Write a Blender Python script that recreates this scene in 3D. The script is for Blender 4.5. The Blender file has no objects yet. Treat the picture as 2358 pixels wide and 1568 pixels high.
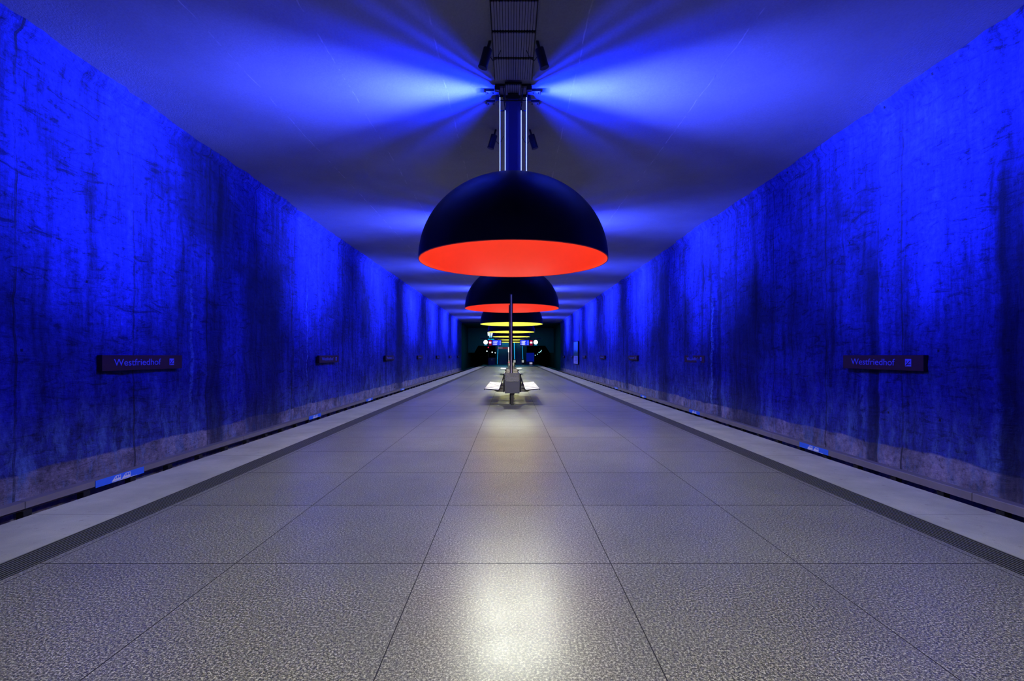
import bpy, math, random
from math import sin, cos, pi, radians as R
from mathutils import Vector, Matrix, noise
random.seed(4)
sc = bpy.context.scene
col = sc.collection

# ------------------------------------------------------------------ camera, world, exposure
CAMX, CAMZ = -0.05, 1.66
F = 1113.5                                        # focal length in pixels of the 2358 px wide frame
cd = bpy.data.cameras.new('camera'); cam = bpy.data.objects.new('camera', cd); col.objects.link(cam)
cam.location = (CAMX, 0, CAMZ); cam.rotation_euler = (R(90), 0, 0)
cd.sensor_width = 36; cd.lens = 36*F/2358
cd.shift_x = 3/2358; cd.shift_y = 35/2358
cd.clip_end = 400; cd.clip_start = 0.05
sc.camera = cam
w = bpy.data.worlds.new('world'); sc.world = w; w.use_nodes = True
w.node_tree.nodes['Background'].inputs[0].default_value = (0.002, 0.003, 0.006, 1)
w.node_tree.nodes['Background'].inputs[1].default_value = 1.0
sc.view_settings.view_transform = 'Standard'; sc.view_settings.look = 'None'
sc.view_settings.exposure = 0; sc.view_settings.gamma = 1
sc.cycles.use_denoising = True
sc.cycles.sample_clamp_indirect = 6
sc.cycles.max_bounces = 4; sc.cycles.diffuse_bounces = 2; sc.cycles.glossy_bounces = 2
sc.cycles.caustics_reflective = False; sc.cycles.caustics_refractive = False

LAMP_Y = [0.1 + 9.75*i for i in range(0, 8)]      # lamp 0 hangs above the photographer
CEIL = 7.07; WX = 8.0; RIM = 3.58; RAD = 1.9; DH = 1.70
BLUE = (0.001, 0.013, 1.0)
P_BLUE = 520.0        # wide part of one blue tube bank
P_BEAM = 640.0         # its narrow reflector beam
P_WHITE = 32.0        # glow of one of the two bulbs inside a dome
P_DOWN = 410.0        # its reflector cone towards the floor

def light(name, kind, loc, power, color, parent=None, rot=(0, 0, 0), **kw):
    d = bpy.data.lights.new(name, kind); d.energy = power; d.color = color
    for k, v in kw.items(): setattr(d, k, v)
    o = bpy.data.objects.new(name, d); col.objects.link(o)
    o.location = loc; o.rotation_euler = rot; o.parent = parent
    return o

# ------------------------------------------------------------------ helpers
class MB:
    def __init__(s): s.v = []; s.f = []; s.m = []; s.cur = 0
    def _add(s, vs, fs):
        n = len(s.v); s.v += [tuple(p) for p in vs]
        for f in fs: s.f.append(tuple(i+n for i in f)); s.m.append(s.cur)
        return s
    def box(s, x0, x1, y0, y1, z0, z1):
        return s._add([(x0,y0,z0),(x1,y0,z0),(x1,y1,z0),(x0,y1,z0),(x0,y0,z1),(x1,y0,z1),(x1,y1,z1),(x0,y1,z1)],
                      [(0,3,2,1),(4,5,6,7),(0,1,5,4),(1,2,6,5),(2,3,7,6),(3,0,4,7)])
    def prism(s, pts, a, b, axis='y'):
        """pts: closed 2-d outline; axis y: pts are (x,z); axis x: pts are (y,z); axis z: pts are (x,y)"""
        def P(p, t):
            return (p[0], t, p[1]) if axis == 'y' else ((t, p[0], p[1]) if axis == 'x' else (p[0], p[1], t))
        n = len(pts)
        vs = [P(p, a) for p in pts] + [P(p, b) for p in pts]
        fs = [tuple(range(n)), tuple(range(2*n-1, n-1, -1))]
        for i in range(n):
            j = (i+1) % n; fs.append((i, i+n, j+n, j))
        return s._add(vs, fs)
    def bar(s, p, q, r, seg=10, r2=None):
        p = Vector(p); q = Vector(q); d = (q-p).normalized()
        a = d.orthogonal().normalized(); b = d.cross(a); r2 = r if r2 is None else r2
        vs = []
        for c, rr in ((p, r), (q, r2)):
            for i in range(seg):
                t = 2*pi*i/seg; vs.append(c + a*cos(t)*rr + b*sin(t)*rr)
        fs = [(i, (i+1) % seg, (i+1) % seg+seg, i+seg) for i in range(seg)]
        fs += [tuple(range(seg-1, -1, -1)), tuple(range(seg, 2*seg))]
        return s._add(vs, fs)
    def path(s, pts, r, seg=8):
        for a, b in zip(pts[:-1], pts[1:]): s.bar(a, b, r, seg)
        return s
    def lathe(s, prof, seg=64, c=(0, 0)):
        vs = []; n = len(prof)
        for i in range(seg):
            t = 2*pi*i/seg
            for r, z in prof: vs.append((c[0]+r*cos(t), c[1]+r*sin(t), z))
        fs = []
        for i in range(seg):
            j = (i+1) % seg
            for k in range(n-1): fs.append((i*n+k, j*n+k, j*n+k+1, i*n+k+1))
        return s._add(vs, fs)
    def build(s, name, mats, parent=None, smooth=False, loc=(0, 0, 0), bevel=0, rot=None):
        me = bpy.data.meshes.new(name); me.from_pydata(s.v, [], s.f)
        if not isinstance(mats, (list, tuple)): mats = [mats]
        for m in mats: me.materials.append(m)
        me.polygons.foreach_set('material_index', s.m)
        if smooth: me.polygons.foreach_set('use_smooth', [True]*len(s.f))
        me.validate(); me.update()
        o = bpy.data.objects.new(name, me); col.objects.link(o); o.location = loc; o.parent = parent
        if rot: o.rotation_euler = rot
        if bevel:
            b = o.modifiers.new('bevel', 'BEVEL'); b.width = bevel; b.segments = 2; b.limit_method = 'ANGLE'
        return o

def tag(o, label=None, cat=None, group=None, kind=None):
    if label: o['label'] = label
    if cat: o['category'] = cat
    if group: o['group'] = group
    if kind: o['kind'] = kind
    return o
def empty(name, loc=(0, 0, 0), **kw):
    o = bpy.data.objects.new(name, None); col.objects.link(o); o.location = loc; o.empty_display_size = .2
    return tag(o, **kw)
def kids(o): return [c for c in bpy.data.objects if c.parent == o]
def copy_tree(o, loc=None, parent=None):
    c = o.copy(); col.objects.link(c); c.parent = parent
    if loc is not None: c.location = loc
    for ch in kids(o): copy_tree(ch, None, c)
    return c
def struct(o): o['kind'] = 'structure'; return o

class NT:
    """tiny node helper"""
    def __init__(s, name):
        s.m = bpy.data.materials.new(name); s.m.use_nodes = True; s.t = s.m.node_tree
        s.b = s.t.nodes['Principled BSDF']; s.co = s.n('ShaderNodeTexCoord').outputs['Object']
    def n(s, typ, **kw):
        x = s.t.nodes.new(typ)
        for k, v in kw.items(): setattr(x, k, v)
        return x
    def link(s, a, b): s.t.links.new(a, b)
    def put(s, sock, v):
        if isinstance(v, bpy.types.NodeSocket): s.link(v, sock)
        else: sock.default_value = v
    def map(s, scale=(1, 1, 1), loc=(0, 0, 0), src=None):
        x = s.n('ShaderNodeMapping'); s.link(src or s.co, x.inputs[0])
        x.inputs['Scale'].default_value = scale; x.inputs['Location'].default_value = loc
        return x.outputs[0]
    def noise(s, scale, detail=4, rough=.5, vec=None, dist=0):
        x = s.n('ShaderNodeTexNoise'); s.link(vec or s.co, x.inputs['Vector'])
        x.inputs['Scale'].default_value = scale; x.inputs['Detail'].default_value = detail
        x.inputs['Roughness'].default_value = rough; x.inputs['Distortion'].default_value = dist
        return x.outputs['Fac']
    def vor(s, scale, vec=None, feat='F1'):
        x = s.n('ShaderNodeTexVoronoi', feature=feat); s.link(vec or s.co, x.inputs['Vector'])
        x.inputs['Scale'].default_value = scale
        return x
    def ramp(s, v, stops):
        x = s.n('ShaderNodeValToRGB'); s.link(v, x.inputs[0]); e = x.color_ramp.elements
        while len(e) < len(stops): e.new(.5)
        for i, (p, c) in enumerate(stops):
            e[i].position = p; e[i].color = (c, c, c, 1) if not isinstance(c, (tuple, list)) else (*c, 1)
        return x.outputs[0]
    def math(s, op, a, b=0.0, clamp=False):
        x = s.n('ShaderNodeMath', operation=op, use_clamp=clamp); s.put(x.inputs[0], a); s.put(x.inputs[1], b)
        return x.outputs[0]
    def mix(s, f, a, b, blend='MIX'):
        x = s.n('ShaderNodeMix', data_type='RGBA', blend_type=blend)
        s.put(x.inputs[0], f)
        for i, v in ((6, a), (7, b)):
            if isinstance(v, tuple): v = (*v, 1) if len(v) == 3 else v
            s.put(x.inputs[i], v)
        return x.outputs[2]
    def xyz(s):
        x = s.n('ShaderNodeSeparateXYZ'); s.link(s.co, x.inputs[0]); return x.outputs
    def bump(s, h, dist=.01, strength=1.0):
        x = s.n('ShaderNodeBump'); s.link(h, x.inputs['Height']); x.inputs['Distance'].default_value = dist
        x.inputs['Strength'].default_value = strength; s.link(x.outputs[0], s.b.inputs['Normal'])
    def col(s, v): s.put(s.b.inputs['Base Color'], (*v, 1) if isinstance(v, tuple) else v)
    def rough(s, v): s.put(s.b.inputs['Roughness'], v)

def simple(name, c, rough=.5, metal=0, var=.12, scale=8, emit=None, es=1.0, coat=0):
    m = NT(name); k = m.noise(scale, 3)
    a = tuple(x*(1-var) for x in c); b = tuple(min(1, x*(1+var)) for x in c)
    m.col(m.mix(k, a, b)); m.rough(rough); m.b.inputs['Metallic'].default_value = metal
    m.b.inputs['Coat Weight'].default_value = coat
    if emit:
        m.b.inputs['Emission Color'].default_value = (*emit, 1); m.b.inputs['Emission Strength'].default_value = es
    return m.m

# ------------------------------------------------------------------ materials of the setting
def mat_floor():
    m = NT('terrazzo'); X, Y, Z = m.xyz()
    g1 = m.noise(70, 2, .6); g2 = m.noise(170, 1, .5)
    g = m.math('ADD', m.math('MULTIPLY', g1, .6), m.math('MULTIPLY', g2, .4))
    speck = m.ramp(g, [(.38, (.026, .027, .014)), (.46, (.095, .097, .051)), (.54, (.24, .24, .150)), (.62, (.58, .58, .385))])
    big = m.noise(.55, 3, .6)
    c = m.mix(1.0, speck, m.ramp(big, [(.3, .80), (.7, 1.10)]), 'MULTIPLY')
    # each slab a slightly different tone
    fl = lambda v, off: m.math('FLOOR', m.math('DIVIDE', m.math('SUBTRACT', v, off), 1.5))
    cb = m.n('ShaderNodeCombineXYZ'); m.put(cb.inputs[0], fl(X, .75)); m.put(cb.inputs[1], fl(Y, 3.867))
    wn = m.n('ShaderNodeTexWhiteNoise', noise_dimensions='2D'); m.link(cb.outputs[0], wn.inputs[0])
    c = m.mix(1.0, c, m.ramp(wn.outputs[0], [(0, .92), (1, 1.06)]), 'MULTIPLY')
    def joint(v, off, wd):
        d = m.math('SUBTRACT', v, off); d = m.math('DIVIDE', d, 1.5)
        d = m.math('ABSOLUTE', m.math('SUBTRACT', d, m.math('ROUND', d)))
        return m.math('LESS_THAN', d, wd/1.5)
    j = m.math('MAXIMUM', joint(X, .75, .0035), joint(Y, 3.867, .006))
    c = m.mix(j, c, (.015, .014, .013))
    stain = m.noise(3.2, 4, .65)
    m.col(c)
    rr = m.math('ADD', m.math('MULTIPLY', stain, .12), .27)
    m.rough(m.math('ADD', rr, m.math('MULTIPLY', j, .5)))
    m.b.inputs['Specular IOR Level'].default_value = .42
    m.bump(m.math('SUBTRACT', m.math('MULTIPLY', g2, .05), j), .002, .6)
    return m.m

def mat_edge():
    m = NT('edge_concrete'); k = m.noise(120, 2); b = m.noise(1.3, 5, .65); d = m.noise(9, 4, .7)
    c = m.mix(k, (.26, .265, .19), (.46, .465, .335))
    c = m.mix(1.0, c, m.ramp(b, [(.3, .75), (.65, 1.15)]), 'MULTIPLY')
    c = m.mix(m.ramp(d, [(.30, .6), (.38, 0)]), c, (.16, .13, .10))
    X, Y, Z = m.xyz(); q = m.math('DIVIDE', m.math('SUBTRACT', Y, 5.05), 3.0)
    q = m.math('ABSOLUTE', m.math('SUBTRACT', q, m.math('ROUND', q))); j = m.math('LESS_THAN', q, .0012)
    c = m.mix(j, c, (.06, .06, .055)); m.col(c); m.rough(.55); m.bump(k, .002, .3); return m.m

def mat_wall(seed):
    m = NT('rough_concrete_wall'); X, Y, Z = m.xyz()
    off = (0, seed*13.7, 0)
    pv = m.map((1, 1, 1), off)
    big = m.noise(.28, 5, .62, pv)                                   # large damp areas
    streak = m.noise(1.0, 6, .65, m.map((1, 1.5, .10), off))         # vertical runs
    fine = m.noise(1.0, 6, .72, m.map((1, 5.5, .55), off))
    hat = m.noise(1.0, 6, .75, m.map((1, 1.3, 5), off), 1.6)           # rough horizontal scars
    grain = m.noise(9, 8, .80, pv)
    pits = m.vor(3.1, pv).outputs['Distance']
    a = m.ramp(big, [(.34, .26), (.48, .75), (.64, 1.25)])
    b = m.ramp(streak, [(.32, .22), (.44, .75), (.58, 1.0), (.72, 1.35)])
    c = m.ramp(fine, [(.32, .40), (.5, 1.0), (.72, 1.3)])
    h = m.ramp(hat, [(.36, .30), (.45, .90), (.62, 1.12)])
    g = m.ramp(grain, [(.36, .35), (.47, .92), (.55, 1.05), (.66, 1.5)])
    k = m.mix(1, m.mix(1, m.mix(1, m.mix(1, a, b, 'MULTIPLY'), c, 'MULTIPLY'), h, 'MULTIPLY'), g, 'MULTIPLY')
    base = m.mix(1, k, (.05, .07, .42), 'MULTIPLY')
    # foot course of paler bare concrete with an irregular top
    zz = m.math('ADD', Z, m.math('MULTIPLY', m.noise(.5, 4, .6, m.map((1, 1, .2), off)), .35))
    foot = m.ramp(m.math('ADD', m.math('MULTIPLY', zz, -1.0), .5), [(.565, 0.0), (.60, 1.0)])
    lime = m.ramp(m.noise(1.6, 6, .7, pv), [(.35, .35), (.5, .9), (.66, 1.5)])
    fc = m.mix(1, m.mix(1, lime, g, 'MULTIPLY'), (.30, .26, .31), 'MULTIPLY')
    base = m.mix(foot, base, fc)
    # paler mottled patches, fading out up the wall
    low = m.ramp(m.math('MULTIPLY', Z, .2), [(.0, 1.0), (.42, 0.0)])
    bl = m.ramp(m.noise(2.4, 7, .8, m.map((1, 1.4, .5), off)), [(.48, 0.0), (.68, .75)])
    base = m.mix(m.math('MULTIPLY', low, bl), base, (.16, .30, .60))
    # dark formwork joints and tie holes
    def line(v, per, o, wd):
        q = m.math('DIVIDE', m.math('SUBTRACT', v, o), per)
        return m.math('LESS_THAN', m.math('ABSOLUTE', m.math('SUBTRACT', q, m.math('ROUND', q))), wd/per)
    wob = m.math('MULTIPLY', m.math('SUBTRACT', m.noise(.9, 3, .6, pv), .5), .12)
    yy = m.math('ADD', Y, m.math('MULTIPLY', wob, .5))
    j = m.math('MULTIPLY', line(yy, 2.45, 10.2 - seed*.25, .022), m.ramp(fine, [(.42, 1.0), (.62, .25)]))
    j2 = m.math('MULTIPLY', line(m.math('ADD', Z, wob), 2.6, 1.1, .012), m.ramp(fine, [(.42, .7), (.50, 0.0)]))
    base = m.mix(m.math('MAXIMUM', m.math('MULTIPLY', j, .8), j2), base, (.02, .02, .02))
    q1 = m.math('MULTIPLY', m.math('MULTIPLY', line(Y, 1.225, .5, .022), line(Z, 1.3, .45, .024)), m.ramp(m.noise(.9, 2, .5, pv), [(.48, 0.0), (.52, 1.0)]))
    base = m.mix(m.math('MULTIPLY', q1, .9), base, (.01, .01, .01))
    # dark bands of stain and painted shade at seams and between lamps, and lime runs with places of their own
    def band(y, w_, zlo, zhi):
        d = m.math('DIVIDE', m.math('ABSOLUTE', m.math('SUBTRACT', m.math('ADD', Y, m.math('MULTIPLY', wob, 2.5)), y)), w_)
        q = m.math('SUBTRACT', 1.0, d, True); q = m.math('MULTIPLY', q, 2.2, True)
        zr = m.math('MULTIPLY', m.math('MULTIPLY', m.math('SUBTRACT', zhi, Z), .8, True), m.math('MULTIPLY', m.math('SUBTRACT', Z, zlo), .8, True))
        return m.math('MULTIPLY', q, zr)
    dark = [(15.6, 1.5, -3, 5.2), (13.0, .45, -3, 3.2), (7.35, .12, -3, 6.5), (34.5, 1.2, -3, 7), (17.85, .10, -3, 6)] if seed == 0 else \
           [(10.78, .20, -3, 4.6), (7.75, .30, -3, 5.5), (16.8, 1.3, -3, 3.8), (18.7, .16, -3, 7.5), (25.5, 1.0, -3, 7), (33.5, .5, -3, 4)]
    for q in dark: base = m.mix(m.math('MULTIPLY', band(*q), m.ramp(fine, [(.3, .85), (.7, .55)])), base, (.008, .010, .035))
    for q in ([(12.05, .06, -.3, 3.8), (19.0, .05, -.3, 5)] if seed == 0 else [(19.15, .10, -1, 4.2), (11.1, .07, -.4, 1.6), (8.05, .08, -.8, 1.2)]):
        base = m.mix(m.math('MULTIPLY', band(*q), m.ramp(grain, [(.42, .0), (.60, .8)])), base, (.20, .38, .70))
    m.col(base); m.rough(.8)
    hh = m.math('ADD', m.math('MULTIPLY', hat, .6), m.math('MULTIPLY', grain, .5))
    m.bump(m.math('SUBTRACT', hh, m.math('MULTIPLY', j, .4)), .10, 1.0)
    return m.m

def mat_ceiling():
    m = NT('ceiling_plaster'); X, Y, Z = m.xyz()
    st = m.noise(34, 4, .7, m.map((1, .7, 1))); big = m.noise(.4, 4, .6)
    c = m.mix(1, m.ramp(big, [(.3, .31), (.7, .40)]), m.ramp(st, [(.3, .9), (.7, 1.08)]), 'MULTIPLY')
    wob = m.math('MULTIPLY', m.math('SUBTRACT', m.noise(1.3, 3, .6), .5), .10)
    lines = None
    for x in (-5.1, -3.3, -1.35, 1.2, 3.9):
        l = m.math('LESS_THAN', m.math('ABSOLUTE', m.math('ADD', m.math('SUBTRACT', X, x), wob)), .012)
        lines = l if lines is None else m.math('MAXIMUM', lines, l)
    crk = m.math('MULTIPLY', lines, m.ramp(m.noise(2.2, 3, .6), [(.45, 0.0), (.6, 1.0)]))
    c = m.mix(m.math('MULTIPLY', crk, .7), c, (.62, .62, .6))
    m.col(c); m.rough(.9)
    edge = m.ramp(m.math('SUBTRACT', m.math('ABSOLUTE', X), 6.5), [(0, .25), (1, 2.2)])
    m.bump(m.math('ADD', m.math('MULTIPLY', st, edge), m.math('MULTIPLY', crk, .8)), .012, .55)
    return m.m

M = {}
M['floor'] = mat_floor(); M['edge'] = mat_edge(); M['ceil'] = mat_ceiling()
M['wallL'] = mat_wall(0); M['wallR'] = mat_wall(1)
M['dark_conc'] = simple('dark_trench_concrete', (.10, .10, .11), .9, var=.4, scale=3)
M['rib'] = simple('ribbed_rubber', (.11, .115, .09), .45, var=.3, scale=14)
M['hall'] = simple('dark_hall_wall', (.05, .06, .065), .8, var=.25, scale=1.5)
M['teal_wall'] = simple('painted_hall_wall', (.22, .26, .28), .7, var=.1, scale=1)
M['black'] = simple('black_metal', (.012, .012, .013), .45)
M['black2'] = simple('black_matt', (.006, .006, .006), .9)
M['steel'] = simple('brushed_steel', (.62, .60, .57), .32, 1, var=.08, scale=30)
M['dsteel'] = simple('dark_steel', (.10, .095, .09), .4, .7, var=.2)
M['bgrey'] = simple('bin_grey', (.16, .16, .165), .38, .35, var=.15, scale=5)
M['seat'] = simple('white_seat_lacquer', (.95, .95, .86), .6, 0, var=.02)
M['letter'] = simple('sign_letter_blue_lit', (.24, .27, .62), .6, var=.03)  # white letters and pictogram, with blue lamp light put into the colour
M['brack'] = simple('bracket_steel', (.38, .36, .34), .45, .2)
M['white'] = simple('white_sheet', (.82, .82, .80), .5, var=.03)
M['cover'] = simple('grey_rail_cover', (.20, .18, .16), .6, var=.25, scale=2.5)
M['rail'] = simple('rail_steel', (.35, .30, .27), .4, 1)
M['blue_sign'] = simple('blue_sign_film', (.05, .18, .80), .45, var=.05)
M['red_sign'] = simple('red_sign_face', (.050, .002, .006), .6, var=.08)
M['shell'] = simple('dome_outer_paint', (.006, .006, .007), .45, 0, var=.3, scale=3)
M['shell'].node_tree.nodes['Principled BSDF'].inputs['Specular IOR Level'].default_value = .06
M['red_in'] = simple('dome_inner_red', (.95, .056, .020), .40, 0, var=.04, scale=2)
M['yel_in'] = simple('dome_inner_yellow', (.96, .96, .13), .40, 0, var=.02, scale=2)
M['navy'] = simple('navy_cover', (.04, .05, .34), .4, 0, var=.1)
M['grille'] = simple('grille_grey', (.34, .32, .36), .5, 0, var=.12)
M['tube'] = simple('lit_blue_tube', (.5, .6, .9), .3, emit=(.30, .40, 1.0), es=2.2)
M['bulb'] = simple('lit_bulb', (1, 1, 1), .3, emit=(1, .97, .90), es=12)
M['post_highlight'] = simple('post_highlight', (.92, .88, .80), .42, .6)  # pale colour stands in for the specular highlight on the post
M['yellow'] = simple('yellow_paint', (.45, .32, .05), .5)

# ------------------------------------------------------------------ platform, tracks, walls, ceiling
Y0, Y1, YE = -7.0, 78.0, 88.5
PX = 5.05
b = MB(); b.box(-3.815, 3.815, Y0, YE, -.6, 0)
struct(b.build('floor', M['floor']))
def side_strips(s, n):
    b = MB(); xs = sorted((s*4.13, s*PX)); b.box(xs[0], xs[1], Y0, YE, -.25, 0.0)
    xs = sorted((s*4.13, s*4.95)); b.box(xs[0], xs[1], Y0, YE, -.6, -.25)
    struct(b.build('trim_%d' % n, M['edge']))
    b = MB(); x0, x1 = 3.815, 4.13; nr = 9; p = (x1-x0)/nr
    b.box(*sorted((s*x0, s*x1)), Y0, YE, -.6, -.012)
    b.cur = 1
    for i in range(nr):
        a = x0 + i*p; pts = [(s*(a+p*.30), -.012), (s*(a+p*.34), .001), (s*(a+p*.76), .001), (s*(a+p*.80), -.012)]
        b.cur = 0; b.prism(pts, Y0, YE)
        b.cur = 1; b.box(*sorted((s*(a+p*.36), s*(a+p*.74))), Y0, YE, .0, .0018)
    struct(b.build('trim_%d' % (n+2), [M['black2'], M['rib']]))  # black on gaps and rib sides paints in the groove shade
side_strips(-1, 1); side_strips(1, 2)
b = MB(); b.box(-4.6, 4.6, Y0, YE, -1.55, -.6); struct(b.build('platform_base', M['dark_conc']))
for s, nm in ((-1, 'left'), (1, 'right')):
    b = MB(); xs = sorted((s*4.6, s*(WX+.0))); b.box(xs[0], xs[1], Y0, 130, -1.75, -1.55)
    tb = struct(b.build('track_bed', M['dark_conc']))
    for rx in (5.78, 7.215):
        c = s*rx; b = MB()
        b.prism([(c-.06, -1.55), (c+.06, -1.55), (c+.06, -1.53), (c+.01, -1.51), (c+.01, -1.43), (c+.035, -1.42), (c+.035, -1.385),
                 (c-.035, -1.385), (c-.035, -1.42), (c-.01, -1.43), (c-.01, -1.51), (c-.06, -1.53)], Y0, 129)
        b.build('rail', M['rail'], tb)

def wall(s, name, mat):
    ys = [Y0]
    while ys[-1] < Y1:
        y = ys[-1]; ys.append(min(Y1, y + (.10 if 4 < y < 26 else (.25 if y < 45 else .5))))
    zs = [-1.9, -1.2]
    while zs[-1] < CEIL - .35: zs.append(zs[-1] + .14)
    zs += [CEIL-.24, CEIL-.15, CEIL-.08, CEIL-.01]
    grooves = ({9.95: .05, 17.9: .07, 7.3: .04, 33.2: .08} if s < 0 else {18.9: .13, 10.7: .08, 7.75: .07, 32.6: .10})
    steps = ([(17.9, 31, .05)] if s < 0 else [(18.75, 22.9, -.10), (10.7, 18.75, .03)])
    v = []; f = []; nz = len(zs)
    for y in ys:
        for k, z in enumerate(zs):
            p = Vector((0, y*.9 + s*50, z*1.3))
            d = .045*noise.fractal(p*.8, 1, 2, 4) + .020*noise.noise(Vector((3, y*1.1, z*6.5)))
            for g, w_ in grooves.items():
                e = abs(y - g + .05*noise.noise(Vector((0, z*1.2, g))))
                if e < .16: d += w_*(1-e/.16)
            for a, c, t in steps:
                if a <= y < c: d += t
            top = (z - (CEIL-.20))/.19
            if top > 0:
                d -= .07 + .07*top + .05*noise.noise(Vector((8, y*1.7, 0))) + .03*noise.noise(Vector((8, y*6, 0)))
            zz = z
            if k >= nz-2: zz = z - .02 + .03*noise.noise(Vector((1, y*3.1, 5)))
            if zz > CEIL - .002: zz = CEIL - .002
            if k == nz-1: zz = CEIL+.02
            v.append((s*(WX + max(d, -.3)), y, zz))
    for i in range(len(ys)-1):
        for k in range(nz-1):
            a = i*nz+k; q = (a, a+nz, a+nz+1, a+1)
            f.append(q if s < 0 else q[::-1])
    me = bpy.data.meshes.new(name); me.from_pydata(v, [], f); me.materials.append(mat)
    me.polygons.foreach_set('use_smooth', [True]*len(f)); me.update()
    o = bpy.data.objects.new(name, me); col.objects.link(o)
    b = MB(); xs = sorted((s*(WX+.22), s*(WX+.6))); b.box(xs[0], xs[1], Y0, Y1, -1.9, CEIL+.02)
    n = len(me.vertices)
    b.build('wall_core', M['dark_conc'], o)
    return struct(o)
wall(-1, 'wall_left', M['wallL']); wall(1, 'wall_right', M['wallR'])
b = MB(); b.box(-WX-.6, WX+.6, Y0, Y1, CEIL, CEIL+.4); struct(b.build('ceiling', M['ceil']))

# the far end hall
YB = 104.0
b = MB()
b.box(-WX-3.2, WX+3.2, Y1, YB+.6, 7.6, 8.0)
b.box(-WX-3.2, WX+3.2, Y1, Y1+.3, 6.9, 8.0)
struct(b.build('ceiling', M['hall']))
for s, nm in ((-1, 'wall_left'), (1, 'wall_right')):
    b = MB(); xs = sorted((s*(WX+1.2), s*(WX+1.6))); b.box(xs[0], xs[1], Y1, 130, -1.9, 8)
    xs = sorted((s*(WX+.6), s*(WX+1.6))); b.box(xs[0], xs[1], Y1-.3, Y1, -1.9, 8)
    struct(b.build(nm, M['hall']))
# end wall with chamfered dark tunnel mouths
def PXY(px, py, d):                                # pixel -> world x, z on the plane y = d
    return (CAMX + (px-1176)*d/F, CAMZ - (py-819)*d/F)
b = MB()
L = [PXY(*q, YB) for q in ((1040, 812), (1092, 812), (1101, 796), (1141, 796))]
Rr = [PXY(*q, YB) for q in ((1213, 796), (1256, 796), (1266, 812), (1320, 812))]
x0, x1 = -WX-1.3, WX+1.3
b.prism([(x0, 7.7), (x0, L[0][1]), (L[1][0], L[1][1]), (L[2][0], L[2][1]), (L[3][0], L[3][1]), (L[3][0], -.1), (Rr[0][0], -.1),
         (Rr[0][0], Rr[0][1]), (Rr[1][0], Rr[1][1]), (Rr[2][0], Rr[2][1]), (x1, Rr[3][1]), (x1, 7.7)], YB, YB+.5)
struct(b.build('wall_back', M['teal_wall']))
b = MB(); b.box(x0-.3, x1+.3, 129.5, 130, -1.9, 8); b.box(x0, L[3][0], YB+.5, 129.5, 4.6, 4.9); b.box(Rr[0][0], x1, YB+.5, 129.5, 4.6, 4.9)
b.box(L[3][0]+.05, L[3][0]+.3, YB+.5, 129.5, -1.6, 4.6); b.box(Rr[0][0]-.3, Rr[0][0]-.05, YB+.5, 129.5, -1.6, 4.6)
struct(b.build('wall_tunnel', M['hall']))
b = MB(); b.box(-3.6, 3.6, YE, YB, -.6, -.02); struct(b.build('floor', M['hall']))

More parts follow.
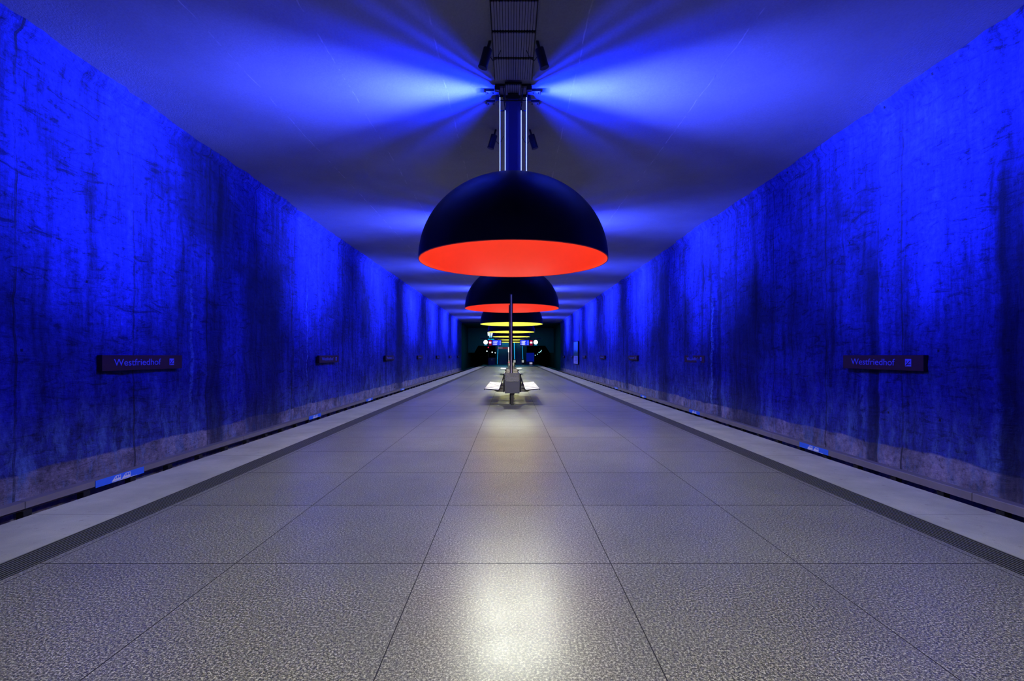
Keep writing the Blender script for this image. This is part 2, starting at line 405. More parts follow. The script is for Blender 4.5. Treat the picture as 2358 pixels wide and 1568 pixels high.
# ------------------------------------------------------------------ dome lamps with blue tube columns
def dome_profile(r, h, z0, n=28, e=2.04):
    out = []
    for i in range(n+1):
        t = pi/2*i/n
        out.append((max(.0005, r*cos(t)**(2/e)), z0 + h*sin(t)**(2/e)))
    return out
def make_lamp(y, inner, label, group, glow=1.0):
    root = empty('dome_lamp', (0, y, 0), label=label, cat='ceiling lamp', group=group)
    b = MB(); pr = dome_profile(RAD, DH, RIM); b.lathe(pr, 96)
    sh = b.build('lamp_shade', M['shell'], root, True)
    b = MB(); pi_ = dome_profile(RAD-.018, DH-.02, RIM); b.lathe(pi_, 96)
    b.lathe([(RAD, RIM), (RAD+.001, RIM-.012), (RAD-.019, RIM-.012), (RAD-.018, RIM)], 96)
    il = b.build('inner_shade', inner, root, True); il['label'] = 'glowing coloured inside of the dome'
    # bulb carrier inside the dome
    b = MB(); b.bar((0, 0, RIM+1.66), (0, 0, RIM+1.05), .05, 16); b.box(-.53, .53, -.06, .06, RIM+.98, RIM+1.06)
    car = b.build('bulb_carrier', M['dsteel'], root)
    for x in (-.46, .46):
        b = MB(); b.lathe([(.001, RIM+.68), (.045, RIM+.70), (.06, RIM+.76), (.05, RIM+.86), (.03, RIM+.98)], 20, (x, 0))
        b.build('bulb', M['bulb'], car, True)
        light('bulb_light', 'POINT', (x, 0, RIM+.58), P_WHITE*glow, (1, .955, .86), root, shadow_soft_size=.10)
        light('bulb_cone', 'SPOT', (x, 0, RIM+.60), P_DOWN, (.93, 1, .87), root, shadow_soft_size=.09, spot_size=R(138), spot_blend=.25)
    # column of the blue lights
    zt, zb = CEIL, RIM+DH-.06
    b = MB(); b.box(-.10, .10, -.11, .11, zb, zt-.22); b.build('column', M['navy'], root, bevel=.01)
    for s in (-1, 1):
        for t in (-1, 1):
            b = MB(); b.box(*sorted((s*.095, s*.150)), *sorted((t*.17, t*.178)), zb, zt-.30); b.build('reflector_wing', M['navy'], root)
            b = MB(); b.bar((s*.275, t*.15, zb-.12), (s*.275, t*.15, zt), .011, 8)
            rod = b.build('suspension_rod', M['black'], root)
            for z in (zb+.15, zb+.55):
                b = MB(); b.bar((s*.275, t*.15, z-.02), (s*.275, t*.15, z+.02), .013, 8); b.build('clamp', M['black'], rod)
            b = MB(); b.box(*sorted((s*.27, s*.37)), t*.205-.045, t*.205+.045, zt-.13, zt-.05); b.build('ballast_box', M['black'], root)
            b = MB(); b.bar((s*.16, t*.14, zt-.33), (s*.20, t*.2, zt-.04), .010, 6); b.build('strut', M['black'], root)
    for t in (-1, 1):
        b = MB(); b.box(-.28, .28, t*.20-.010, t*.20+.010, zt-.33, zt-.31); b.build('mounting_frame', M['black'], root)
        b = MB(); b.box(-.36, .36, t*.20-.03, t*.20+.03, zt-.05, zt); b.build('mounting_frame', M['black'], root)
        b = MB(); b.bar((-.10, t*.08, zt-.14), (.10, t*.08, zt-.14), .035, 10); b.build('cable_duct', M['black'], root)
    b = MB(); b.box(-.15, .15, -.14, .14, zt-.24, zt-.18); b.build('head_plate', M['black'], root)
    for s in (-1, 1):
        for (x, y_, z1) in ((.265, -.205, zt-.26), (.160, -.205, zt-.52)):
            b = MB(); b.bar((s*x, y_, zb-.10), (s*x, y_, z1), .0078, 10)
            t = b.build('neon_tube', M['tube'], root, True); t['label'] = 'thin glowing white-blue tube'
            b = MB(); b.bar((s*x, y_, z1), (s*x, y_, z1+.05), .014, 10); b.build('tube_cap', M['black'], t)
        # the tube bank itself, facing the wall between the two reflector wings
        ang = R(-90) if s > 0 else R(90)
        light('tube_light', 'AREA', (s*.112, 0, (zt+zb)/2-.08), P_BLUE, BLUE, root, (0, ang, 0), shape='RECTANGLE', size=1.30, size_y=.05, spread=R(134))
        light('tube_beam', 'AREA', (s*.114, 0, zt-.58), P_BEAM, (.040, .070, 1.0), root, (0, R(-89) if s > 0 else R(89), 0),
              shape='RECTANGLE', size=.85, size_y=.04, spread=R(60))
    return root
reds = make_lamp(LAMP_Y[1], M['red_in'], 'nearest black dome lamp with red inside, hanging from blue lit column', 'dome lamps above the platform')
c = copy_tree(reds, (0, LAMP_Y[0], 0)); c['label'] = 'red dome lamp directly above the photographer'
c = copy_tree(reds, (0, LAMP_Y[2], 0)); c['label'] = 'second black dome lamp with red inside, half behind the nearest dome'
labs = ['third dome lamp in the row, first one with a yellow inside', 'fourth dome lamp, yellow inside, just below the first yellow one',
        'fifth dome lamp, yellow inside, above the two hanging displays', 'sixth dome lamp, upper yellow strip between the two displays',
        'farthest dome lamp, lower yellow strip between the two displays']
yel = make_lamp(LAMP_Y[3], M['yel_in'], labs[0], 'dome lamps above the platform', 1.7)
for i in range(1, 5):
    if i+3 < len(LAMP_Y):
        c = copy_tree(yel, (0, LAMP_Y[i+3], 0)); c['label'] = labs[i]

# clamps with bolts screwed to the ceiling beside the nearest column
def make_clamp():
    root = empty('ceiling_clamp', (0, 0, 0))
    b = MB(); b.box(-.005, .17, -.006, .006, -.05, 0); b.box(-.012, .004, 0, .13, -.05, 0)
    b.build('bracket', M['black'], root)
    for x, y in ((.03, .03), (.14, .03), (.03, .14), (.14, .14)):
        b = MB(); b.bar((x, y, -.03), (x, y, 0), .010, 8); b.build('bolt', M['black'], root)
    return root
cl = make_clamp(); first = True
for s, sn in ((-1, 'left'), (1, 'right')):
    for yy, yn in ((LAMP_Y[1]-.05, 'nearer'), (LAMP_Y[1]+.38, 'farther')):
        o = cl if first else copy_tree(cl); first = False
        o.location = (s*.55, yy, CEIL); o.scale = (-s, 1, 1)
        tag(o, '%s small bolted clamp on the ceiling, %s of the nearest lamp column' % (yn, sn), 'clamp', 'bolted clamps beside the lamp column')

# slatted cable tray panels on the ceiling
def make_grille(n, wd, ln):
    root = empty('ceiling_grille', (0, 0, 0))
    b = MB(); b.box(-wd/2-.012, wd/2+.012, 0, ln, -.03, 0); b.build('tray_back', M['black2'], root)
    b = MB(); p = wd/n; r = p*.41
    for i in range(n):
        cx = -wd/2 + (i+.5)*p; pts = []
        for k in range(7): t = pi + pi*k/6; pts.append((cx + r*cos(t), .03 + r + r*sin(t)))
        for k in range(7): t = pi*k/6; pts.append((cx + r*cos(t), ln-.03 - r + r*sin(t)))
        b.prism(pts, -.055, -.035, 'z')
    b.build('slats', M['grille'], root)
    b = MB(); b.box(-wd/2-.015, -wd/2-.004, 0, ln, -.06, 0); b.build('side_rail', M['black'], root)
    b = MB(); b.box(wd/2+.004, wd/2+.015, 0, ln, -.06, 0); b.build('side_rail', M['black'], root); return root
gr = make_grille(16, .71, .705)
gl = ['slatted ceiling panel directly in front of the lamp column', 'second slatted ceiling panel from the lamp column, between two black spotlights',
      'third slatted ceiling panel from the lamp column', 'fourth slatted ceiling panel, cut by the top of the picture']
for i in range(4):
    o = gr if i == 0 else copy_tree(gr)
    o.location = (0, 9.42-.715*(i+1)+.01, CEIL); tag(o, gl[i], 'ceiling panel', 'slatted panels along the ceiling centre')
g2 = make_grille(7, .30, .60); g2.location = (0, 9.44, CEIL-.06)
tag(g2, 'narrow slatted panel tucked into the lamp column frame', 'ceiling panel')

# black cylinder spotlights
def make_spot():
    root = empty('spotlight', (0, 0, 0))
    b = MB(); b.bar((0, 0, -.16), (0, 0, .16), .078, 28); b.bar((0, 0, -.165), (0, 0, -.14), .083, 28)
    o = b.build('housing', M['black'], root, False, bevel=.004)
    b = MB(); b.box(-.02, .02, -.03, .03, .15, .30); b.build('mounting_arm', M['black'], root)
    b = MB(); b.path([(.07, 0, .05), (.14, 0, .0), (.20, 0, .06), (.22, 0, .2)], .006, 6); b.build('cable', M['black'], root)
    return root
sp = make_spot(); first = True
for yy, yn in ((8.36, 'nearer'), (11.62, 'farther')):
    for s, sn in ((-1, 'left'), (1, 'right')):
        o = sp if first else copy_tree(sp); first = False
        o.location = (s*.49, yy, CEIL-.27); o.rotation_euler = (R(6), R(-s*17), 0); o.scale = (-s, 1, 1) if s > 0 else (1, 1, 1)
        tag(o, '%s %s black cylinder spotlight hanging from the ceiling %s the lamp column' % (yn, sn, 'before' if yy < 9 else 'behind'),
            'spotlight', 'black ceiling spotlights')

# ------------------------------------------------------------------ lettering
def text_mesh(body, size, depth=.004, sx=1.0, spacing=1.0):
    cu = bpy.data.curves.new('t', 'FONT'); cu.body = body; cu.size = size; cu.extrude = depth/2; cu.space_character = spacing
    cu.align_x = 'LEFT'; cu.align_y = 'BOTTOM_BASELINE'
    o = bpy.data.objects.new('t', cu); col.objects.link(o)
    dg = bpy.context.evaluated_depsgraph_get(); dg.update()
    me = bpy.data.meshes.new_from_object(o.evaluated_get(dg)); bpy.data.objects.remove(o)
    xs = [v.co.x for v in me.vertices]; x0 = min(xs); w_ = max(xs)-x0
    for v in me.vertices: v.co.x = (v.co.x-x0)*sx
    return me, w_*sx
def put_text(me, name, mat, loc, rot, parent=None):
    me.materials.clear(); me.materials.append(mat)
    o = bpy.data.objects.new(name, me); col.objects.link(o); o.location = loc; o.rotation_euler = rot; o.parent = parent
    return o
ROTL = (R(90), 0, R(90)); ROTR = (R(90), 0, R(-90))      # reading along +y on the left wall, along -y on the right wall

# station name signs; local frame: u along the reading direction, face towards -v
ME_WF, W_WF = text_mesh('Westfriedhof', .195, .004, 1.0)
k_ = 1.28/W_WF
for v in ME_WF.vertices: v.co.x *= k_
def make_name_sign(s):
    """s=-1: left wall (u = +y), s=+1: right wall (u = -y). origin = wall-side start of the sign"""
    root = empty('station_sign', (0, 0, 0)); D = .12; X = -s
    ud = 1 if s < 0 else -1
    b = MB(); b.box(*sorted((0.02*X, D*X)), *sorted((0, ud*2.25)), 0, .31); b.build('sign_box', M['red_sign'], root, bevel=.004)
    for u in (.3, 1.75):
        b = MB(); b.box(*sorted((-.12*X, .03*X)), *sorted((ud*u, ud*(u+.2))), .08, .24); b.build('wall_bracket', M['black'], root)
    rot = ROTL if s < 0 else ROTR
    u0 = .27 if s < 0 else .28
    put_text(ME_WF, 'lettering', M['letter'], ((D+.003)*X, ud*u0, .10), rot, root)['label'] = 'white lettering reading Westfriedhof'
    # pictogram of an exit stair: white square with dark strokes
    p0 = 1.82; q = (D+.003)*X
    b = MB(); b.box(*sorted((D*X, (D+.006)*X)), *sorted((ud*p0, ud*(p0+.15))), .085, .235)
    pg = b.build('pictogram', M['letter'], root, bevel=.003)
    b = MB(); a_ = ud*(p0+.02); c_ = ud*(p0+.13)
    b.bar(((D+.007)*X, a_, .10), ((D+.007)*X, c_, .20), .007, 6)
    b.bar(((D+.007)*X, ud*(p0+.03), .125), ((D+.007)*X, ud*(p0+.14), .125), .006, 6)
    b.bar(((D+.007)*X, ud*(p0+.03), .15), ((D+.007)*X, ud*(p0+.03), .20), .006, 6)
    b.build('pictogram_lines', M['red_sign'], pg)
    return root
ordn = ['nearest', 'second nearest', 'third nearest', 'fourth nearest', 'fifth nearest', 'sixth nearest', 'farthest']
for s, sn in ((-1, 'left'), (1, 'right')):
    base = make_name_sign(s)
    for i in range(7):
        o = base if i == 0 else copy_tree(base)
        y = 9.27 + 10.52*i + (0 if s < 0 else 2.27)
        if i == 6: y -= .8
        o.location = (s*WX, y, 1.36)
        tag(o, '%s dark red Westfriedhof sign box on the %s wall' % (ordn[i], sn), 'sign', 'station name signs on the %s wall' % sn)

# ------------------------------------------------------------------ conductor rail covers with blue train-stop signs
for s, sn in ((-1, 'left'), (1, 'right')):
    root = empty('conductor_rail', (s*7.76, 0, -1.55), label='long grey covered power rail along the foot of the %s wall' % sn, cat='rail cover')
    z0, z1 = -.773+1.55, -.635+1.55
    y = 1.4 if s < 0 else 1.9
    while y < 100:
        y2 = min(y+6.2, 102); b = MB()
        b.prism([(-.09, z0), (-.09, z1-.01), (-.08, z1), (.085, z1), (.085, z0+.03), (.07, z0+.03), (.07, z1-.02), (-.075, z1-.02), (-.075, z0)], y, y2-.012)
        b.build('cover_panel', M['cover'], root); y = y2
    b = MB(); b.box(-.03, .03, 1.4, 102, z0-.01, z0+.06); b.build('power_rail', M['rail'], root)
    br = None; k = 0; y = 7.66
    while y < 80:
        if br is None:
            b = MB(); b.box(-.05, .05, -.07, .07, 0, z0-.17)
            b.box(*sorted((s*-.06, s*.06)), -.07, .07, z0-.17, z0-.015)
            br = b.build('bracket', [M['black2']], root, bevel=.006); o = br
        else:
            o = br.copy(); col.objects.link(o)
        o.location = (0, y, 0); y += 1.07; k += 1
# train-stop signs (two little trains in white on blue)
def make_train_sign(s):
    root = empty('train_sign', (0, 0, 0)); ud = 1 if s < 0 else -1; X = -s; ln = 1.17; h = .132
    b = MB(); b.box(*sorted((0, .006*X)), *sorted((0, ud*ln)), 0, h); b.build('plate', M['blue_sign'], root)
    def P(u, z): return (ud*u, z)
    for t0 in (.36, .60):
        b = MB(); x0, x1 = sorted((.007*X, .011*X))
        b.prism([P(t0, .022), P(t0+.21, .022), P(t0+.21, .062), P(t0+.035, .062), P(t0+.005, .035)], x0, x1, 'x')
        b.prism([P(t0+.035, .062), P(t0+.055, .062), P(t0+.10, .103), P(t0+.21, .103), P(t0+.21, .113), P(t0+.09, .113)], x0, x1, 'x')
        for w_ in (.10, .15, .198): b.prism([P(t0+w_, .06), P(t0+w_+.012, .06), P(t0+w_+.012, .106), P(t0+w_, .106)], x0, x1, 'x')
        b.build('train_pictogram', M['white'], root)
    b = MB(); x0, x1 = sorted((.007*X, .011*X)); b.prism([P(.36, .006), P(.98, .006), P(.98, .013), P(.36, .013)], x0, x1, 'x')
    b.build('track_line', M['white'], root)
    return root
for s, sn, ysl in ((-1, 'left', (8.87, 18.25, 25.5, 33.5)), (1, 'right', (12.92, 20.9, 28.75, 36.0))):
    base = make_train_sign(s)
    for i, y in enumerate(ysl):
        o = base if i == 0 else copy_tree(base)
        o.location = (s*7.67 - s*.001, y, -.770)
        tag(o, '%s blue train pictogram sign on the rail cover of the %s track' % (['nearest', 'second nearest', 'third nearest', 'farthest'][i], sn),
            'sign', 'blue train signs along the %s track' % sn)
# painted track numbers at the wall foot
ME2, W2 = text_mesh('2', .5, .004)
for s, y in ((-1, 32.6), (1, 33.2)):
    o = put_text(ME2 if s < 0 else ME2.copy(), 'wall_number', M['black2'], (s*(WX-.09), y, -.52), ROTL if s < 0 else ROTR)
    tag(o, 'black number 2 on the foot of the %s wall under its third sign' % ('left' if s < 0 else 'right'), 'number')

# large poster on the right wall
root = empty('wall_poster', (WX-.16, 60.6, .62), label='tall poster with blue and green picture above white text, on right wall', cat='poster')
b = MB(); b.box(.0, .08, -3.8, 0, 0, 2.78); b.build('poster_frame', M['dsteel'], root)
m = NT('poster_picture'); X, Y, Z = m.xyz()
k = m.noise(1.4, 5, .6)
sky = m.mix(m.ramp(m.math('ADD', m.math('MULTIPLY', Z, .4), m.math('MULTIPLY', k, .4)), [(.78, 0.0), (.92, 1.0)]), (.10, .30, .12), (.25, .55, .85))
m.col(sky); m.rough(.3)
b = MB(); b.box(-.006, -.001, -3.72, -.08, 1.02, 2.70); b.build('picture', m.m, root)
b = MB(); b.box(-.006, -.001, -3.72, -.08, .08, 1.0); b.build('text_panel', M['white'], root)
b = MB()
for i in range(5): b.box(-.009, -.007, -3.3, -.9 - .3*(i % 3), .82-.14*i, .86-.14*i)
b.build('text_lines', M['dsteel'], root)

# ------------------------------------------------------------------ bench islands
def make_seat(s):
    """one seat of the bench, s = side; origin at bench centre line, floor level; local y = width centre"""
    root = empty('bench_seat', (0, 0, 0))
    prof = [(.955, .520), (.945, .533), (.72, .512), (.50, .497), (.455, .504), (.427, .540), (.39, .66), (.34, .82), (.288, .995), (.275, 1.0)]
    hw = .312; th = .014; b = MB()
    n = len(prof); vs = []
    for yy in (-hw, hw):
        for (x, z) in prof: vs.append((s*x, yy, z))
        for (x, z) in prof: vs.append((s*x, yy, z-th*1.4))
    fs = []
    for k in range(n-1):
        fs += [(k, k+1, k+1+2*n, k+2*n), (n+k, 3*n+k, 3*n+k+1, n+k+1), (k, n+k, n+k+1, k+1), (2*n+k, 2*n+k+1, 3*n+k+1, 3*n+k)]
    fs += [(0, 2*n, 3*n, n), (n-1, 2*n-1, 4*n-1, 3*n-1)]
    b._add(vs, fs); b.build('seat_shell', M['seat'], root, False)
    b = MB()
    for yy in (-hw-.012, hw+.012): b.path([(s*x, yy, z-.012) for x, z in prof], .014, 8)
    b.bar((s*.95, -hw-.012, .505), (s*.95, hw+.012, .505), .016, 8)
    b.build('seat_frame', M['dsteel'], root, True)
    return root
def make_bin(label, parent=None):
    root = empty('litter_bin', (0, 0, 0), label=label, cat='litter bin', group='litter bins at the bench ends')
    b = MB(); b.prism([(-.245, .40), (.245, .40), (.265, .86), (-.265, .86)], -.17, .17); b.build('bin_body', M['bgrey'], root, bevel=.012)
    for sx in (-1, 1):
        b = MB(); b.box(*sorted((sx*.268, sx*.300)), -.19, .19, .44, 1.06); b.build('side_plate', M['black'], root, bevel=.006)
    b = MB(); b.prism([(-.05, 0), (.05, 0), (.05, .33), (.09, .40), (-.09, .40), (-.05, .33)], -.05, .05); b.build('bin_leg', M['dsteel'], root, bevel=.005)
    # crumpled plastic liner folded over the rim
    v = []; f = []; nx, nz = 90, 16; per = []
    for i in range(nx):
        t = 2*pi*i/nx; c_, s_ = cos(t), sin(t)
        x = .262*(abs(c_)**.35)*(1 if c_ > 0 else -1); y = .182*(abs(s_)**.35)*(1 if s_ > 0 else -1)
        per.append((x, y))
    for i, (x, y) in enumerate(per):
        for k in range(nz):
            z = 1.07 - .28*k/(nz-1); d = .010*noise.noise(Vector((x*16, y*16, z*22))) + .016*(k/(nz-1))**3*noise.noise(Vector((x*9, 4, y*9)))
            g = 1 + (.05 if k == nz-4 else 0)*0
            v.append((x*(1+d*4), y*(1+d*5)+ (0), z + (.02*noise.noise(Vector((x*7, y*7, 3))) if k == nz-1 else 0)))
    for i in range(nx):
        j = (i+1) % nx
        for k in range(nz-1): f.append((i*nz+k, i*nz+k+1, j*nz+k+1, j*nz+k))
    b = MB(); b._add(v, f); o = b.build('bin_liner', M['liner'], root, True)
    b = MB()
    b.prism([(x*.985, y*.985) for x, y in per], 1.0, 1.004, 'z'); b.build('liner_shade', M['black2'], root)  # black sheet stands in for the shade inside the liner
    return root
m = NT('crumpled_liner'); m.col(m.mix(m.noise(6, 3), (.30, .29, .22), (.42, .40, .31))); m.rough(.16)
m.bump(m.noise(14, 5, .6, None, .8), .03, .9); M['liner'] = m.m

def make_bench(y0, nseat, label, withpost=True):
    L_ = .75*nseat
    root = empty('bench', (0, y0, 0), label=label, cat='bench', group='double sided benches along the platform middle')
    b = MB(); b.box(-.055, .055, .3, L_-.3, .38, .47); b.build('beam', M['dsteel'], root, bevel=.008)
    for yy in (.40, L_/2, L_-.40):
        b = MB(); b.box(-.045, .045, yy-.03, yy+.03, .012, .36); b.box(-.10, .10, yy-.07, yy+.07, 0, .012)
        b.prism([(-.09, .40), (-.045, .33), (.045, .33), (.09, .40)], yy-.03, yy+.03)
        b.build('leg', M['dsteel'], root, bevel=.004)
    for yy in (.32, L_/3, 2*L_/3, L_-.32):
        b = MB(); b.prism([(-.70, .485), (-.54, .405), (.54, .405), (.70, .485)], yy-.02, yy+.02)
        b.prism([(-.34, .47), (.34, .47), (.26, .80), (-.26, .80)], yy-.012, yy+.012)
        b.build('cross_bracket', M['brack'], root)
    first = {}
    for s in (-1, 1):
        sh = None
        for i in range(nseat):
            if sh is None:
                sh = make_seat(s); o = sh
            else: o = copy_tree(sh)
            o.parent = root; o.location = (0, .75*i+.375, 0); o.name = 'seat'
    return root
BY = 16.55
bn = make_bench(BY, 6, 'nearest double-sided bench with white glossy seats and grey bin in front')
b2 = copy_tree(bn, (0, 41.4, 0)); b2['label'] = 'far double-sided bench, a small white sliver of seats behind the nearest bench'
bins = make_bin('grey litter bin with crumpled liner at the near end of the nearest bench'); bins.location = (0, BY-.235, 0)
for (yy, lb) in ((BY+4.76, 'litter bin at the far end of the nearest bench'), (41.4-.235, 'small grey litter bin at the near end of the far bench')):
    o = copy_tree(bins, (0, yy, 0)); o['label'] = lb
# tall post behind the near bin
root = empty('platform_post', (-.03, BY+.10, 0), label='tall thin dark post with painted highlight strip rising from the nearest bench', cat='post')
b = MB(); b.box(-.052, .052, -.035, .05, 0, 3.78); b.build('post_body', M['black'], root, bevel=.006)
b = MB(); b.box(-.022, .022, -.043, -.033, .02, 3.76); o = b.build('highlight_strip', M['post_highlight'], root, bevel=.003); o['label'] = 'pale strip standing in for a highlight'
b = MB(); b.box(-.085, -.053, -.03, .03, 1.5, 3.4); b.build('speaker_box', M['black'], root, bevel=.004)

# emergency call column
root = empty('call_column', (-.22, 46.6, 0), label='slim cream column with white head and red band behind the far bench', cat='column')
b = MB(); b.bar((0, 0, 1.05), (0, 0, 2.15), .055, 16); b.build('column_body', simple('cream_glow', (.62, .60, .45), .5, emit=(.62, .60, .42), es=.45), root, True)  # cream body glows by added emission, it is no lamp
b = MB(); b.box(-.085, .085, -.06, .06, 2.0, 2.48); b.build('lit_head', simple('lit_head', (.9, .9, .85), .4, emit=(1, .97, .85), es=1.1), root, bevel=.015)
b = MB(); b.bar((0, 0, .86), (0, 0, 1.05), .085, 16); b.build('red_band', simple('red_band', (.7, .02, .02), .4, emit=(1, .03, .02), es=.5), root, True)  # red band also given a glow, no lamp in it
b = MB(); b.bar((0, 0, 0), (0, 0, .86), .07, 16); b.build('column_foot', M['dsteel'], root, True)

# ------------------------------------------------------------------ hanging clocks and train displays
DY = 55.0
def em(name, c, es): return simple(name, c, .4, emit=c, es=es, var=.02)
M['e_blue'] = em('lit_blue_screen', (.01, .04, 1.0), 1.0); M['e_white'] = em('lit_white', (.95, 1.0, 1.0), .8)
M['e_red'] = em('lit_red', (.75, .0, .04), .7); M['e_cyan'] = em('lit_cyan', (.0, .45, .85), .9); M['e_pink'] = em('lit_pale', (1, .75, .8), 1.3)
k = DY/F
for s, sn in ((-1, 'left'), (1, 'right')):
    cx = lambda px: ((px-1176)*k + CAMX) if s < 0 else ((1176*2-px-1176+0)*k + CAMX)
    # pixel columns are given for the left unit and mirrored (about x = 1175.5) for the right one
    def BX(a, c): return sorted((cx(a), cx(c)))
    Zp = lambda py: CAMZ - (py-819)*k
    root = empty('train_display', (0, DY, 0), label='%s hanging train display with blue screen, red sign and round lit clock' % sn, cat='display', group='hanging train displays')
    b = MB(); b.box(*BX(1124.2, 1155.2), 0, .25, Zp(796.5), Zp(782.2)); b.build('housing', M['black'], root, bevel=.02)
    b = MB(); b.box(*BX(1134.2, 1153.8), -.012, 0, Zp(794.9), Zp(783.4)); sc_ = b.build('screen', M['e_blue'], root)
    b = MB()
    for r_, py in enumerate((784.8, 788.2, 791.6)):
        xa = cx(1135.3) if s < 0 else cx(1153.0); sg = 1
        b.box(xa, xa+.07, -.02, -.013, Zp(py+1.5), Zp(py+.4))
        b.box(xa+.12, xa+.12+(.42, .36, .34)[r_], -.02, -.013, Zp(py+1.7), Zp(py+.2))
        if s > 0: b.box(xa+.2, xa+.55, -.02, -.013, Zp(py+2.9), Zp(py+2.3))
        b.box(xa+.78, xa+.85, -.02, -.013, Zp(py+1.9), Zp(py+.3))
    b.build('text_rows', M['e_white'], sc_)
    b = MB(); b.box(*BX(1126.2, 1131.4), -.012, 0, Zp(790.8), Zp(786.8)); b.build('line_sign', M['e_pink'], root)
    b = MB(); b.box(*BX(1126, 1131.8), -.012, 0, Zp(785.5), Zp(784)); b.box(*BX(1126, 1131.8), -.012, 0, Zp(794.8), Zp(793.2))
    b.box(*BX(1126, 1131.8), -.010, 0, Zp(791.9), Zp(790.8)); b.box(*BX(1126, 1131.8), -.010, 0, Zp(786.8), Zp(785.9))
    b.build('red_stripes', M['e_red'], root)
    b = MB(); xa, xb = BX(1128, 1152)
    b.box(*BX(1106, 1160), .08, .16, Zp(780), Zp(778.4)); b.build('carrier_beam', M['black'], root)
    for xx in (xa+.1, xb-.1):
        b = MB(); b.bar((xx, .12, Zp(782.4)), (xx, .12, CEIL-.004), .03, 8); b.build('hanger', M['black'], root)
    r_ = 5.0*k; X0, Z0 = cx(118.4+1000), Zp(788)
    b = MB(); b.bar((X0, 0, Z0), (X0, .16, Z0), r_+.03, 40); ck = b.build('clock', M['black'], root); ck['label'] = 'round lit platform clock'
    b = MB(); b.bar((X0, .12, Z0+r_), (X0, .12, Zp(779)), .025, 8); b.build('clock_hanger', M['black'], ck)
    b = MB(); b.bar((X0, -.012, Z0), (X0, 0, Z0), r_, 40); b.build('clock_face', em('lit_clock_face_'+sn, (.85, 1.0, 1.0), 1.8), ck)
    b = MB(); b.box(X0-.008, X0+.008, -.02, -.013, Z0-.02, Z0+.17); b.build('minute_hand', M['black'], ck)
    b = MB(); b.box(X0-.006, X0+.006, -.024, -.02, Z0-.14, Z0+.03); b.build('hour_hand', M['black'], ck)
    b = MB(); b.box(X0-.17, X0+.17, .01, .05, Z0-r_-.10, Z0-r_-.045); b.build('lit_strip', M['e_cyan'], ck)

# ------------------------------------------------------------------ far end: stairs, escalator, kiosks, tunnel lights
TE = simple('stair_metal', (.12, .16, .18), .5)
def ramp_steps(b, x0, x1, y0, n, run, rise):
    for i in range(n): b.box(x0, x1, y0+i*run, y0+(i+1)*run+.02, -.0 + i*rise*0, (i+1)*rise)
YS = 88.7
xe0, xe1 = PXY(1187, 0, YS)[0], PXY(1202.5, 0, YS)[0]
root = empty('escalator', (0, 0, 0), label='escalator with dark steps and bright blue side edges at the far end', cat='escalator')
b = MB(); ramp_steps(b, xe0, xe1, YS, 26, .40, .21); b.build('steps', simple('step_metal', (.16, .19, .20), .45, .3), root)
for x, wd in ((xe0-.16, .16), (xe1+.12, .10)):
    b = MB(); b.prism([(YS-.6, 0), (YS+10.4, 0), (YS+10.4, 6.6), (YS+.2, 1.0), (YS-.6, .95)], x-wd/2, x+wd/2, 'x'); bl = b.build('balustrade', TE, root)
    b = MB(); b.bar((x, YS+.2, 1.04), (x, YS+10.2, 6.55), .05, 8); b.build('handrail_light', em('lit_handrail_%d' % int(x*10), (.02, .40, .80), 1.1 if x < 1.2 else .55), root)
    b = MB(); b.box(x-.20, x+.16, YS-.9, YS-.55, .42, .86); b.build('newel', em('newel_%d' % int(x*10), (.6, .66, .62), .55), root, bevel=.03)  # newel brightness put in as emission, no lamp there
    b = MB(); b.box(x-.18, x+.14, YS-.9, YS-.5, 0, .42); b.build('newel_foot', M['black'], root)
xs0, xs1 = PXY(1147, 0, YS)[0], PXY(1180, 0, YS)[0]
root = empty('staircase', (0, 0, 0), label='wide dim blue-green staircase left of the escalator', cat='stairs')
b = MB(); ramp_steps(b, xs0, xs1, YS+.2, 34, .30, .16); b.build('steps', simple('stair_stone', (.20, .25, .27), .6), root)
b = MB(); x = xs0-.12
b.prism([(YS-.2, 0), (YS+10.4, 0), (YS+10.4, 6.4), (YS+.2, 1.0), (YS-.2, .95)], x-.05, x+.05, 'x'); b.build('side_wall', TE, root)
b = MB(); b.bar((x, YS-.2, .1), (x, YS-.2, 1.0), .05, 8); b.bar((x, YS-.2, 1.0), (x, YS+.25, 1.06), .05, 8); b.bar((x, YS+.2, 1.04), (x, YS+10.2, 6.4), .06, 8)
b.build('handrail_light', em('lit_stair_rail', (.01, .30, .62), .7), root)
root = empty('stair_banner', (PXY(1146.5, 0, 87.5)[0], 87.5, PXY(0, 803.3, 87.5)[1]), label='narrow dull red and grey direction sign spanning the staircase top', cat='sign')
b = MB(); b.box(0, 2.2, 0, .08, 0, .33); b.build('sign_board', simple('dull_sign', (.28, .05, .07), .4, emit=(.3, .05, .07), es=.35), root)
b = MB()
for i in range(7): b.box(.06+i*.115, .13+i*.115, -.012, -.002, .07, .26)
b.build('lettering_blocks', simple('sign_marks', (.5, .5, .6), .4, emit=(.4, .4, .5), es=.4), root)
b = MB(); b.bar((.05, .04, .33), (.05, .04, 7.6-PXY(0, 803.3, 87.5)[1]-.004), .02, 6); b.bar((2.1, .04, .33), (2.1, .04, 7.6-PXY(0, 803.3, 87.5)[1]-.004), .02, 6); b.build('hanger', M['black'], root)

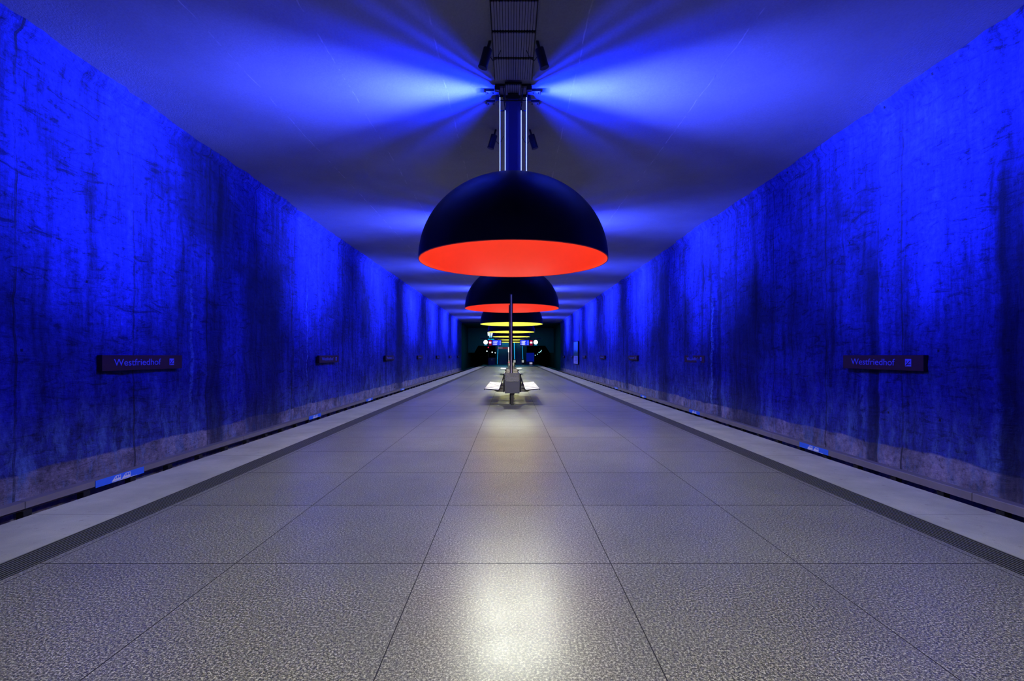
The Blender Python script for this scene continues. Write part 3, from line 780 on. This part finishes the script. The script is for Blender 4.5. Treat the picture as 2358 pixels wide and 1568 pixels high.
xa, xb = PXY(1123.5, 0, 88)[0], PXY(1141, 0, 88)[0]
root = empty('barrier_panel', (xa, 88, 0), label='low dark grey panel with small notice at the left end of the platform', cat='barrier')
b = MB(); b.box(0, xb-xa, 0, .15, 0, 1.30); b.build('panel', simple('barrier_grey', (.20, .20, .22), .5), root)
b = MB(); b.box(.55, .85, -.012, -.002, .80, 1.12); b.build('notice', M['white'], root)
root = empty('signal_post', (xa+.1, 87.9, 0), label='thin post with yellow strip and red signal light at left platform end', cat='signal')
b = MB(); b.box(-.05, .05, -.05, .05, 0, 3.0); b.box(-.14, .14, -.06, .1, 2.95, 3.4); b.build('post', M['black'], root)
b = MB(); b.box(-.02, .04, -.06, -.051, 1.4, 2.3); b.build('yellow_strip', M['yellow'], root)
b = MB(); b.bar((-.02, -.075, 3.16), (-.02, -.06, 3.16), .09, 16); b.build('red_light', em('lit_signal', (1, .01, .05), 2.0), root)
xa, xb = PXY(1211.5, 0, 88)[0], PXY(1230.5, 0, 88)[0]
root = empty('info_kiosk', (xa, 88, 0), label='dark blue kiosk panel with small lit box at right end of the platform', cat='kiosk')
b = MB(); b.box(0, xb-xa, 0, .3, 0, 2.2); b.build('kiosk_body', simple('kiosk_grey', (.14, .14, .17), .5), root)
b = MB(); b.box(.05, xb-xa-.05, -.02, 0, .62, 2.17); b.build('blue_panel', simple('kiosk_blue', (.01, .02, .35), .4, emit=(.0, .01, .3), es=.5), root)  # faint blue glow put into the panel by emission
b = MB(); b.box(.62, 1.12, -.03, -.021, .12, .45); b.build('lit_box', em('lit_kiosk_box', (.45, .45, .6), .8), root)
root = empty('tunnel_cabinet', (PXY(1207, 0, 90)[0], 90, 0), label='narrow grey cabinet between escalator and dark blue kiosk', cat='cabinet')
b = MB(); b.box(0, .42, 0, .3, 0, .95); b.box(.02, .40, -.02, 0, .05, .9); b.build('cabinet_body', simple('cab_grey', (.16, .15, .18), .5), root, bevel=.01)

# lit exit board high over the left display, and tiny fittings
root = empty('exit_board', (0, 86, 0), label='white lit tapered exit board above the left display', cat='sign')
b = MB(); p = [PXY(*q, 86) for q in ((1122.5, 765), (1134.8, 767), (1133, 773.3), (1123.5, 773.3))]; b.prism(p, 86-86, .12); b.build('lit_board', em('lit_exit_board', (.9, 1, 1), 1.0), root)
b = MB(); p = [PXY(*q, 86) for q in ((1126.5, 773.3), (1133, 773.3), (1132.5, 777), (1126.5, 777))]; b.prism(p, 0, .1); b.build('cyan_board', em('lit_exit_foot', (.25, .75, 1), 1.0), root)
b = MB(); x, z = PXY(1128, 765, 86); b.bar((x, .06, z), (x, .06, 7.596), .03, 8); b.build('hanger', M['black'], root)
root = empty('light_bar', (0, 84, 0), label='thin cyan light bar just over the left display', cat='light')
b = MB(); p0 = PXY(1123.5, 782, 84); p1 = PXY(1138, 780.2, 84); b.box(p0[0], p1[0], 0, .1, p0[1], p1[1]); b.build('lit_bar', em('lit_bar', (.0, .55, .95), 1.0), root)
b = MB(); b.bar((p0[0]+.2, .05, p1[1]), (p0[0]+.2, .05, 7.596), .02, 6); b.build('hanger', M['black'], root)
def tunnel_glow(px, py, d, r_, c, es, lab, grp):
    x, z = PXY(px, py, d)
    root = empty('tunnel_glow', (x, d, z), label=lab, cat='light', group=grp)
    b = MB(); b.bar((0, -.05, 0), (0, .05, 0), r_, 14); b.build('lens', em('tunnel_lens', c, es), root)
    b = MB(); b.box(-r_*1.3, r_*1.3, .05, .16, -r_*1.3, r_*1.3); b.bar((0, .1, r_), (0, .1, 4.596-z), .02, 6); b.build('housing', M['black'], root)
for q, lb in (((1121.3, 808.5), 'leftmost and brightest white light in the left tunnel mouth'), ((1133.3, 811), 'middle small white light in the left tunnel mouth'),
              ((1140.6, 812.3), 'rightmost small white light in the left tunnel mouth')):
    tunnel_glow(q[0], q[1], 108, .13, (.75, .95, 1), 2.2, lb, 'white lights in the left tunnel')
TW = simple('tunnel_tiles', (.18, .26, .26), .25, var=.5, scale=4)
glints = [(1232.5, 818), (1237.8, 815.5), (1241.5, 811.5), (1245, 809.5), (1246.8, 806.5)]  # reflected glints, built as small added glowing fittings
for i, q in enumerate(glints):
    tunnel_glow(q[0], q[1], 106+i*2.0, .12 if i in (2, 3) else .08, (.35, .85, .95), 1.6,
                 '%s of the five added cyan glints climbing in the right tunnel mouth' % ['lowest', 'second lowest', 'middle', 'second highest', 'highest'][i], 'cyan glints added in the right tunnel')
# light of the far hall
light('hall_light', 'AREA', (0, 95, 7.3), 420, (.03, .42, .75), None, (0, 0, 0), shape='RECTANGLE', size=6, size_y=4)
light('stair_light', 'POINT', (-.8, 92, 6.2), 110, (.03, .40, .75), None, shadow_soft_size=.4)
light('tunnel_lamp', 'POINT', (PXY(1244, 0, 110)[0], 110, 3.2), 10, (.25, .8, .85), None, shadow_soft_size=.15)
